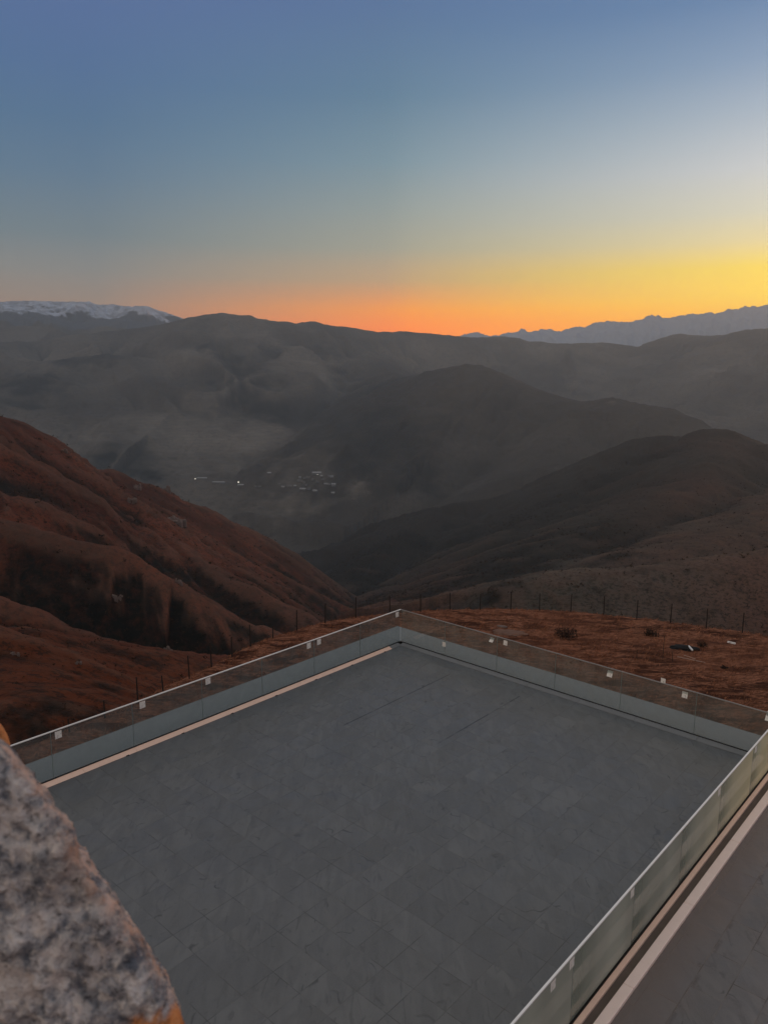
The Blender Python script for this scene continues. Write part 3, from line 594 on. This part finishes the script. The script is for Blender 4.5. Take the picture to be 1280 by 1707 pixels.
for zz in (.35, .75, 1.15, 1.5):
    bm = bmesh.new(); pts = []
    for a_, b_ in zip(tops[:-1], tops[1:]):
        for k in range(4): p_ = a_.lerp(b_, k / 4); p_.z += zz * .97 - .06 * math.sin(math.pi * k / 4); pts.append(p_)
    tube(bm, pts, .006, 4); bm_obj('wire', bm, m_post, fence)

# ------------------------------------------------------------------ grass tufts, one uncountable mass
m_tuft, T, bs, o = pmat('dry_grass_blades'); n = T.noise(pos(T), .5, 4, .6); r_ = T.n('ShaderNodeNewGeometry').outputs['Random Per Island']
c = T.mix(r_, (0.07104, 0.0259, 0.01347), (0.5861, 0.259, 0.1443)); c = T.mix(T.mrange(n, .42, .6, 0, .6), c, (0.0888, 0.03145, 0.01732)); setc(T, bs, c, .9, .1)
N = 60000; azr = RNG.uniform(-31, 33, N); rr = np.exp(RNG.uniform(np.log(25), np.log(82), N)); X = rr * np.sin(np.radians(azr)); Y = rr * np.cos(np.radians(azr))
uu = (X - C0[0]) * UA[0] + (Y - C0[1]) * UA[1]; vv = (X - C0[0]) * UB[0] + (Y - C0[1]) * UB[1]
dens = fbm(X / 2.2, Y / 1.1, 3, 17); keep = ((uu > 1.6) | (vv > 1.6)) & (dens + RNG.uniform(-.5, .5, N) > -.05)
X, Y = X[keep], Y[keep]; Z = knoll(X, Y) - .03; n_ = len(X)
def tufts(name, X, Y, Z, hmin, hmax, blades, mat, wid=.018, lean=.22, bend=(0.0, 0.0)):
    V = []; base = np.stack([X, Y, Z], -1); n_ = len(X)
    for k in range(blades):
        a = RNG.uniform(0, math.tau, n_); h = RNG.uniform(hmin, hmax, n_); off = RNG.normal(0, .06, (n_, 2)); l = RNG.normal(0, lean, (n_, 2)) * h[:, None] * 1.6 + np.array(bend) * h[:, None]
        p = base.copy(); p[:, :2] += off; w_ = np.stack([np.cos(a) * wid, np.sin(a) * wid, np.zeros(n_)], -1)
        tip = p.copy(); tip[:, :2] += l; tip[:, 2] += h; V.append(np.stack([p - w_, p + w_, tip], 1).reshape(-1, 3))
    V = np.concatenate(V); me = bpy.data.meshes.new(name); me.vertices.add(len(V)); me.vertices.foreach_set('co', V.ravel().astype(np.float32))
    me.loops.add(len(V)); me.loops.foreach_set('vertex_index', np.arange(len(V), dtype=np.int32)); nf = len(V) // 3
    me.polygons.add(nf); me.polygons.foreach_set('loop_start', np.arange(0, len(V), 3, dtype=np.int32)); me.polygons.foreach_set('loop_total', np.full(nf, 3, dtype=np.int32))
    me.update(calc_edges=True); me.materials.append(mat); o = bpy.data.objects.new(name, me); COL.objects.link(o); return o
tg = tufts('dry_grass', X, Y, Z, .07, .26, 5, m_tuft, .022, .35, (.5, -.15)); tag(tg, 'dry reddish grass tufts covering the hill top', 'grass', kind='stuff')

# ------------------------------------------------------------------ things lying on the grass hill
def kz(x, y): return float(knoll(np.array([x]), np.array([y]))[0])
def on_knoll(px, py):
    d = ray(px, py); d = d / math.hypot(d[0], d[1])
    for s in np.arange(25, 90, .05):
        z = EYE + d[2] * s
        if z <= kz(d[0] * s, d[1] * s): return Vector((d[0] * s, d[1] * s, z))
    return Vector((d[0] * 60, d[1] * 60, kz(d[0] * 60, d[1] * 60)))
m_twig = simple('dark_twigs', (.035, .022, .016), .9, .2, .3, 6.0)
m_white = simple('white_plastic', (.80, .80, .78), .5, .4, .05, 6.0)
m_stick2 = simple('weathered_wood', (.42, .30, .24), .85, .2, .2, 9.0)
m_dirt = simple('pale_spoil', (.17, .10, .075), .95, .1, .35, 2.5)
m_tarp = simple('black_tarpaulin', (.010, .010, .010), .8, .2, .3, 5.0)
def bush(px, py, s, n, label, mat=m_twig):
    p = on_knoll(px, py); o = empty('bush', p); tag(o, label, 'bush')
    bm = bmesh.new()
    for i in range(n):
        a = random.uniform(0, math.tau); r = random.uniform(.2, 1) * s; h = random.uniform(.5, 1.15) * s
        q0 = Vector((math.cos(a) * r * .3, math.sin(a) * r * .3, -.08)); q2 = Vector((math.cos(a) * r, math.sin(a) * r, h)); q1 = q0.lerp(q2, .5) + Vector((random.gauss(0, .08), random.gauss(0, .08), .1 * s))
        tube(bm, [q0, q1, q2], [.022, .014, .005], 4)
        for j in range(3):
            b0 = q1.lerp(q2, random.random()); tube(bm, [b0, b0 + Vector((random.gauss(0, .22), random.gauss(0, .22), random.uniform(.1, .35))) * s], [.011, .004], 3)
    bm_obj('twigs', bm, mat, o)
    V = []; F = []
    for i in range(n * 14):
        a = random.uniform(0, math.tau); r = math.sqrt(random.random()) * s * 1.05; z = random.random() ** 1.5 * s * .7; c_ = Vector((math.cos(a) * r, math.sin(a) * r, z)); k = len(V)
        for j in range(3): V.append(c_ + Vector((random.gauss(0, .05), random.gauss(0, .05), random.gauss(0, .05))))
        F.append((k, k + 1, k + 2))
    mesh_obj('leaves', V, F, mat, o)
bush(942, 1062, .95, 34, 'bare dark spiky bush standing alone on the grass hill')
bush(1085, 1059, .60, 20, 'low black bush lying flat on the grass, left of the tarpaulin')
bush(1170, 1078, .42, 12, 'small dark bush just behind the tarpaulin')
bush(1213, 1046, .22, 8, 'tiny dark bush by the fence at the right')
def lump(name, label, cat, px, py, sx, sy, sz, mat, seed, rz=0.0, vox=None):
    p = on_knoll(px, py); bm = bmesh.new(); bmesh.ops.create_icosphere(bm, subdivisions=4, radius=1.0)
    for v in bm.verts:
        d = v.co.normalized(); k = 1 + .35 * float(fbm(np.array([d.x * 2.1 + seed]), np.array([d.y * 2.1 + d.z * 1.7]), 4, seed)[0]); v.co = Vector((d.x * sx, d.y * sy, d.z * sz)) * k
    o = bm_obj(name, bm, mat, None, True); o.location = p + Vector((0, 0, .02)); o.rotation_euler = (0, 0, rz); return tag(o, label, cat)
lump('spoil_heap', 'low heap of pale spoil and stones just behind the far glass railing', 'heap', 850, 1056, 1.5, .9, .17, m_dirt, 3, -.3)
lump('rock', 'pale flat rock poking out of the grass behind the spoil heap', 'rock', 836, 1045, .5, .25, .10, m_rock, 4, -.2)
lump('tarpaulin', 'crumpled black tarpaulin on the grass under a white board', 'tarpaulin', 1140, 1081, 1.15, .55, .20, m_tarp, 6, -.2)
def plank(name, label, cat, p0, p1, r, mat, lift=.06, square=True):
    a, b = on_knoll(*p0), on_knoll(*p1); a.z += lift; b.z += lift; bm = bmesh.new(); tube(bm, [a, b], r, 4 if square else 8)
    return tag(bm_obj(name, bm, mat), label, cat)
plank('board', 'short white board leaning on the black tarpaulin', 'board', (1147, 1082), (1153, 1089), .075, m_white, .25)
plank('plastic_sheet', 'white scrap lying on the grass near the fence at the right', 'scrap', (1212, 1071), (1225, 1074), .11, m_white, .05)
plank('wooden_batten', 'long pale batten on the grass, the longer one below the tarpaulin', 'batten', (1128, 1096), (1175, 1106), .032, m_stick2, .07)
plank('wooden_batten', 'shorter pale batten on the grass, crossing above the longer one', 'batten', (1139, 1094), (1158, 1100), .03, m_stick2, .09)
for px, py, h, lb in ((1104, 1099, 1.9, 'tall thin dark stake standing in the grass left of the pale battens'), (1120, 1103, .85, 'short thin dark stake just right of the tall stake'), (1061, 1098, .7, 'faint short stake farthest left on the grass slope'), (1146, 1075, .6, 'short stake behind the black tarpaulin')):
    p = on_knoll(px, py); bm = bmesh.new(); tube(bm, [p - Vector((0, 0, .2)), p + Vector((random.uniform(-.05, .05), 0, h))], [.028, .018], 5); tag(bm_obj('stake', bm, m_post), lb, 'stake', 'stakes on the grass hill')

# ------------------------------------------------------------------ rock outcrops on the red hill
def tz(x, y): return float(hills_fn(np.array([x]), np.array([y]))[0])
SEEN = {}
def on_hills(px, py, r0, r1):
    if (px, py) not in SEEN: SEEN[(px, py)] = hits([(px, py, r0, r1)])[0]
    x, y, z, d_ = SEEN[(px, py)]; return Vector((x, y, z)), d_
OUT = [(105,752,560,900,4.5,2,'small pale crag highest on the red ridge, near the left border'),(228,815,500,1000,8,4,'pale crag on the red ridge crest, left of the boxy one'),(276,818,500,1000,7,3,'boxy pale crag right on the crest of the red ridge'),
       (222,838,450,1000,5.5,4,'small upright crag just below the ridge crest'),(298,873,450,1000,10,7,'broad jumble of pale crags on the slope right of the ridge shadow'),(196,998,300,600,3.4,3,'pale blocky crag on the red spur above the black gully'),
       (298,972,300,600,3.0,2,'thin crag at the top end of the bright spur line'),(284,1090,200,400,2.6,2,'low crag at the tip of the lower dark spur'),(26,1092,120,260,1.1,2,'little pale rock on the nearest red slope, left border'),(128,1108,120,260,1.0,2,'little pale rock on the nearest red slope, further right')]
HS = [(426,813),(433,813),(472,814),(482,812),(485,811),(492,813),(497,803),(502,804),(508,800),(507,806),(514,798),(521,802),(529,807),(536,797),(543,808),(548,796),(553,798),(548,812),(515,819),(511,810),(538,802),(466,808),(500,798)]
_k = [(o_[0], o_[1], o_[2], o_[3]) for o_ in OUT] + [(x_, y_, 2000, 4600) for x_, y_ in HS + [(337,799),(365,806),(402,810),(449,791),(528,791),(505,817),(524,822),(556,811),(555,824),(326,802),(398,808),(529,798)]]
for kk_, h_ in zip(_k, hits(_k)): SEEN[kk_[:2]] = h_
for k, (px, py, r0, r1, s, n, lb) in enumerate(OUT):
    p, R_ = on_hills(px, py, r0, r1); bm = bmesh.new(); s = s * .72
    for j in range(n + 4):
        r = bmesh.ops.create_icosphere(bm, subdivisions=3, radius=1.0); c_ = Vector((random.gauss(0, s * .55), random.gauss(0, s * .4), random.uniform(-.3, .25) * s)); sc_ = [s * random.uniform(.16, .36), s * random.uniform(.15, .3), s * random.uniform(.25, .66)]
        for v in r['verts']:
            d = v.co.copy(); kk = 1 + .5 * float(fbm(np.array([d.x * 1.8 + k + j * 3.1]), np.array([d.y * 1.8 + d.z * 2.3]), 4, 60 + k)[0]); q = max(abs(d.x), abs(d.y), abs(d.z)); d = d.lerp(d / q, .55) * kk; v.co = Vector((d.x * sc_[0], d.y * sc_[1], d.z * sc_[2])) + c_
    o = bm_obj('rock_outcrop', bm, m_rock, None); o.location = p; tag(o, lb, 'rock', 'rock outcrops on the red hill')

# ------------------------------------------------------------------ village on the far slope
m_hw = simple('house_wall', (.19, .19, .18), .9, .2, .2, .3); m_hr = simple('metal_roof', (.28, .28, .29), .5, .4, .15, .3); m_hd = simple('rusty_roof', (.12, .11, .105), .7, .3, .2, .3)
def emis(name, col, k):
    m = bpy.data.materials.new(name); T = NT(nodes_of(m)); e = T.n('ShaderNodeEmission'); e.inputs[0].default_value = (*col, 1); e.inputs[1].default_value = k; o = T.n('ShaderNodeOutputMaterial'); T.link(e.outputs[0], o.inputs[0]); return m
m_lamp = emis('lamp_glow', (1, .93, .78), 6.0)
def house(px, py, L, Wd, H, rz, roof, label, grp=None):
    p, R_ = on_hills(px, py, 2000, 4600); o = tag(empty('village_house', p - Vector((0, 0, 1.0)), rz), label, 'house', grp)
    box('wall', (-L / 2, -Wd / 2, 0), (L / 2, Wd / 2, H + 1), m_hw, o)
    e = .5; z = H + 1.02; V = [(-L/2-e, -Wd/2-e, z), (L/2+e, -Wd/2-e, z), (L/2+e, Wd/2+e, z), (-L/2-e, Wd/2+e, z), (-L/2-e, 0, z + Wd*.28), (L/2+e, 0, z + Wd*.28)]
    mesh_obj('roof', V, [(0, 1, 5, 4), (2, 3, 4, 5), (0, 4, 3), (1, 2, 5), (3, 2, 1, 0)], roof, o)
    return o
G = 'houses of the village on the far slope'
for a in ((337,799,36,9,4,.1,m_hr,'long pale-roofed barn, leftmost building of the far village, beside the left lamp'),(365,806,44,8,4,-.08,m_hr,'long low pale barn between the two left lamps of the far village'),
          (402,810,22,9,4,.0,m_hr,'pale-roofed house right under the brightest village lamp'),(449,791,14,9,4,.2,m_hr,'single pale house standing apart above the village row'),
          (528,791,30,12,5,.18,m_hr,'largest bright-roofed house at the top of the main village cluster'),(505,817,22,10,4,-.35,m_hr,'bright-roofed house at the lower left of the main village cluster'),
          (524,822,24,10,4,-.5,m_hr,'bright-roofed house lowest in the main village cluster'),(556,811,14,12,6,.1,m_hr,'tall pale house at the right end of the village cluster'),
          (555,824,11,9,4,.1,m_hr,'small lone house below the right end of the village cluster')): house(*a, G)
HS = [(426,813),(433,813),(472,814),(482,812),(485,811),(492,813),(497,803),(502,804),(508,800),(507,806),(514,798),(521,802),(529,807),(536,797),(543,808),(548,796),(553,798),(548,812),(515,819),(511,810),(538,802),(466,808),(500,798)]
HW = ['standing just right of the brightest lamp, first of a pair','second of the pair right of the brightest lamp','at the left fringe of the main cluster','on the left fringe, beside a bright roof','on the left fringe, tucked behind another','between the left fringe and the cluster middle','on the upper left of the main cluster','in the upper left, next to another grey one','near the top left of the main cluster','at the centre left of the main cluster','below left of the largest bright roof','directly left of the central lamp','in the middle of the cluster, below the central lamp','right of the largest bright roof','in the right half of the main cluster','at the upper right of the main cluster','near the upper right corner of the cluster','left of the tall pale house','between the two lowest bright roofs','just above the lower left bright roof','right beside the central lamp','the leftmost of the main cluster, by itself','highest on the left side of the cluster']
for (px, py), w_ in zip(HS, HW): house(px, py, random.uniform(7, 13), random.uniform(6, 8.5), random.uniform(3, 5), random.uniform(-.6, .6), random.choice([m_hr, m_hd, m_hd]), 'small grey village house ' + w_, G)
for px, py, s, lb in ((326, 800, .85, 'lit lamp at the far left end of the village, by the long barn'), (398, 806, 1.25, 'brightest lit lamp of the village, above a pale-roofed house'), (529, 796, .6, 'dimmer lit lamp in the middle of the village cluster')):
    p, R_ = on_hills(px, py + 2, 2000, 4600); o = tag(empty('street_lamp', p), lb, 'lamp', 'lamps of the village')
    bm = bmesh.new(); tube(bm, [(0, 0, -1), (0, 0, 7.4)], [.3, .2], 6); bm_obj('pole', bm, m_post, o)
    bm = bmesh.new(); bmesh.ops.create_uvsphere(bm, u_segments=12, v_segments=8, radius=s); [setattr(v, 'co', v.co + Vector((0, 0, 7.5 + s * .8))) for v in bm.verts]; bm_obj('lamp_head', bm, m_lamp, o, True)

# ------------------------------------------------------------------ stone at the lower left, right beside the eye
m_stone, T, bs, o = pmat('speckled_stone'); oc = obj(T)
n0 = T.noise(oc, 11, 3, .5, .3); n1 = T.noise(oc, 36, 5, .65, .2); n2 = T.noise(oc, 95, 4, .7); vor = T.n('ShaderNodeTexVoronoi'); vor.inputs['Scale'].default_value = 60; T.link(oc, vor.inputs['Vector'])
c = T.mix(T.mrange(n1, .32, .62), (.12, .14, .18), (.72, .70, .71)); c = T.mix(T.mrange(n0, .45, .62, 0, .75), c, (.095, .115, .15)); c = T.mix(T.mrange(T.noise(oc, 11, 4, .6), .52, .66, 0, .8), c, (.70, .65, .63))
c = T.mix(T.mrange(n2, .52, .66, 0, .55), c, (.80, .75, .70)); c = T.mix(T.mrange(n2, .46, .32, 0, .75), c, (.03, .035, .045)); c = T.mix(T.mrange(vor.outputs['Distance'], .25, .12, 0, .4), c, (.04, .045, .055))
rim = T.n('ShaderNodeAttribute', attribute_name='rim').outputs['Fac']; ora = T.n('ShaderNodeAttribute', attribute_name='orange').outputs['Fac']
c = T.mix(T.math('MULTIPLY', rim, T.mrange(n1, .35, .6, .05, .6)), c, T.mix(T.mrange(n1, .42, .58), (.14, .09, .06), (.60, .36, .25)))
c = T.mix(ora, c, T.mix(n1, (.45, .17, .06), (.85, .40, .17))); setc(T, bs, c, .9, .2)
bump(T, bs, T.math('ADD', T.math('MULTIPLY', n1, 1.0), T.math('MULTIPLY', n2, .35)), 1.0, .02)
def stone(name, outline, d0, d1, label, vox, amp, orange_fn):
    bm = bmesh.new(); cen = np.mean(np.array(outline), 0)
    for px, py in outline:
        for d, k in ((d0, .965), (d0 + .03, 1.0), (d1 - .05, .99), (d1, .93)):
            r = ray(cen[0] + (px - cen[0]) * k, cen[1] + (py - cen[1]) * k); r = r / FPX * d; bm.verts.new((r[0], r[1], r[2] + EYE))
    h = bmesh.ops.convex_hull(bm, input=bm.verts); bmesh.ops.delete(bm, geom=[v for v in bm.verts if not v.link_faces], context='VERTS')
    me = bpy.data.meshes.new(name); bmesh.ops.recalc_face_normals(bm, faces=bm.faces); bm.to_mesh(me); bm.free(); o = bpy.data.objects.new(name, me); COL.objects.link(o)
    md = o.modifiers.new('r', 'REMESH'); md.mode = 'VOXEL'; md.voxel_size = vox; md.use_smooth_shade = True
    sm = o.modifiers.new('s', 'SMOOTH'); sm.iterations = 6; sm.factor = .6
    dg = bpy.context.evaluated_depsgraph_get(); ev = o.evaluated_get(dg); m2 = bpy.data.meshes.new_from_object(ev); o.modifiers.clear(); o.data = m2; m2.name = name
    nv = len(m2.vertices); co = np.zeros(nv * 3); m2.vertices.foreach_get('co', co); co = co.reshape(-1, 3); no = np.zeros(nv * 3); m2.vertices.foreach_get('normal', no); no = no.reshape(-1, 3)
    x, y, z = co.T; dsp = amp * (fbm(x * 14 + y * 6, z * 14 - y * 5, 5, 81) * 1.0 + .5 * fbm(x * 45 + y * 20, z * 45 - y * 18, 3, 82, ridged=True)); co += no * dsp[:, None]
    m2.vertices.foreach_set('co', co.ravel().astype(np.float32)); m2.update()
    loc = co - np.array([0, 0, EYE]); cc = loc @ CAMR; px = CX + FPX * cc[:, 0] / -cc[:, 2]; py = CY - FPX * cc[:, 1] / -cc[:, 2]
    rim_, or_ = orange_fn(px, py, x, z)
    for k, v in (('rim', rim_), ('orange', or_)):
        a = m2.attributes.new(k, 'FLOAT', 'POINT'); a.data.foreach_set('value', np.clip(v, 0, 1).astype(np.float32))
    m2.materials.clear(); m2.materials.append(m_stone); org = co.mean(0); m2.transform(Matrix.Translation(-Vector(org))); o.location = org; return tag(o, label, 'stone')
def om(px, py, x, z):                        # a brown rim band along the stone's top arris, orange patch at its corner
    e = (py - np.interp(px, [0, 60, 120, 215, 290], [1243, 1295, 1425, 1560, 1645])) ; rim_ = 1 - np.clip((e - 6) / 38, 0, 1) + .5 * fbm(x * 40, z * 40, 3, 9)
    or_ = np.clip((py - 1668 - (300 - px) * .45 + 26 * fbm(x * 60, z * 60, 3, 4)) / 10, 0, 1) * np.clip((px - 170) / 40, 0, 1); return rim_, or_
stone('stone_block', [(-330, 1222), (-60, 1216), (4, 1256), (52, 1306), (82, 1370), (112, 1440), (160, 1500), (216, 1586), (270, 1644), (291, 1708), (290, 2050), (-330, 2050)], .80, 1.15, 'large rough speckled grey stone at the lower left, orange at its right corner', .0052, .017, om)
stone('stone_block', [(-160, 1180), (-40, 1178), (0, 1204), (14, 1230), (20, 1262), (-20, 1400), (-160, 1400)], 1.30, 1.55, 'orange stone just peeking out behind the big grey stone at the left border', .012, .004, lambda px, py, x, z: (px * 0, px * 0 + 1))
# the masonry the stones sit on, below the frame
tw = empty('stone_tower', (0, 0, 0)); tag(tw, 'stone tower carrying the two blocks at the lower left', 'tower')
box('wall', (-3.4, -4.0, -.05), (1.4, .40, 7.2), m_rock, tw); box('parapet', (-1.6, .05, 7.2), (-.17, .42, 8.02), m_rock, tw)

# ------------------------------------------------------------------ haze
m_haze = bpy.data.materials.new('haze'); T = NT(nodes_of(m_haze)); v = T.n('ShaderNodeVolumePrincipled'); o = T.n('ShaderNodeOutputMaterial'); T.link(v.outputs[0], o.inputs['Volume'])
v.inputs['Color'].default_value = (.70, .84, .93, 1); v.inputs['Density'].default_value = HAZE_D; v.inputs['Anisotropy'].default_value = .42
hz = box('haze', (-8300, -1500, -700), (8300, 8300, 780), m_haze); tag(hz, 'thin grey evening haze filling the valley', 'haze', kind='stuff')
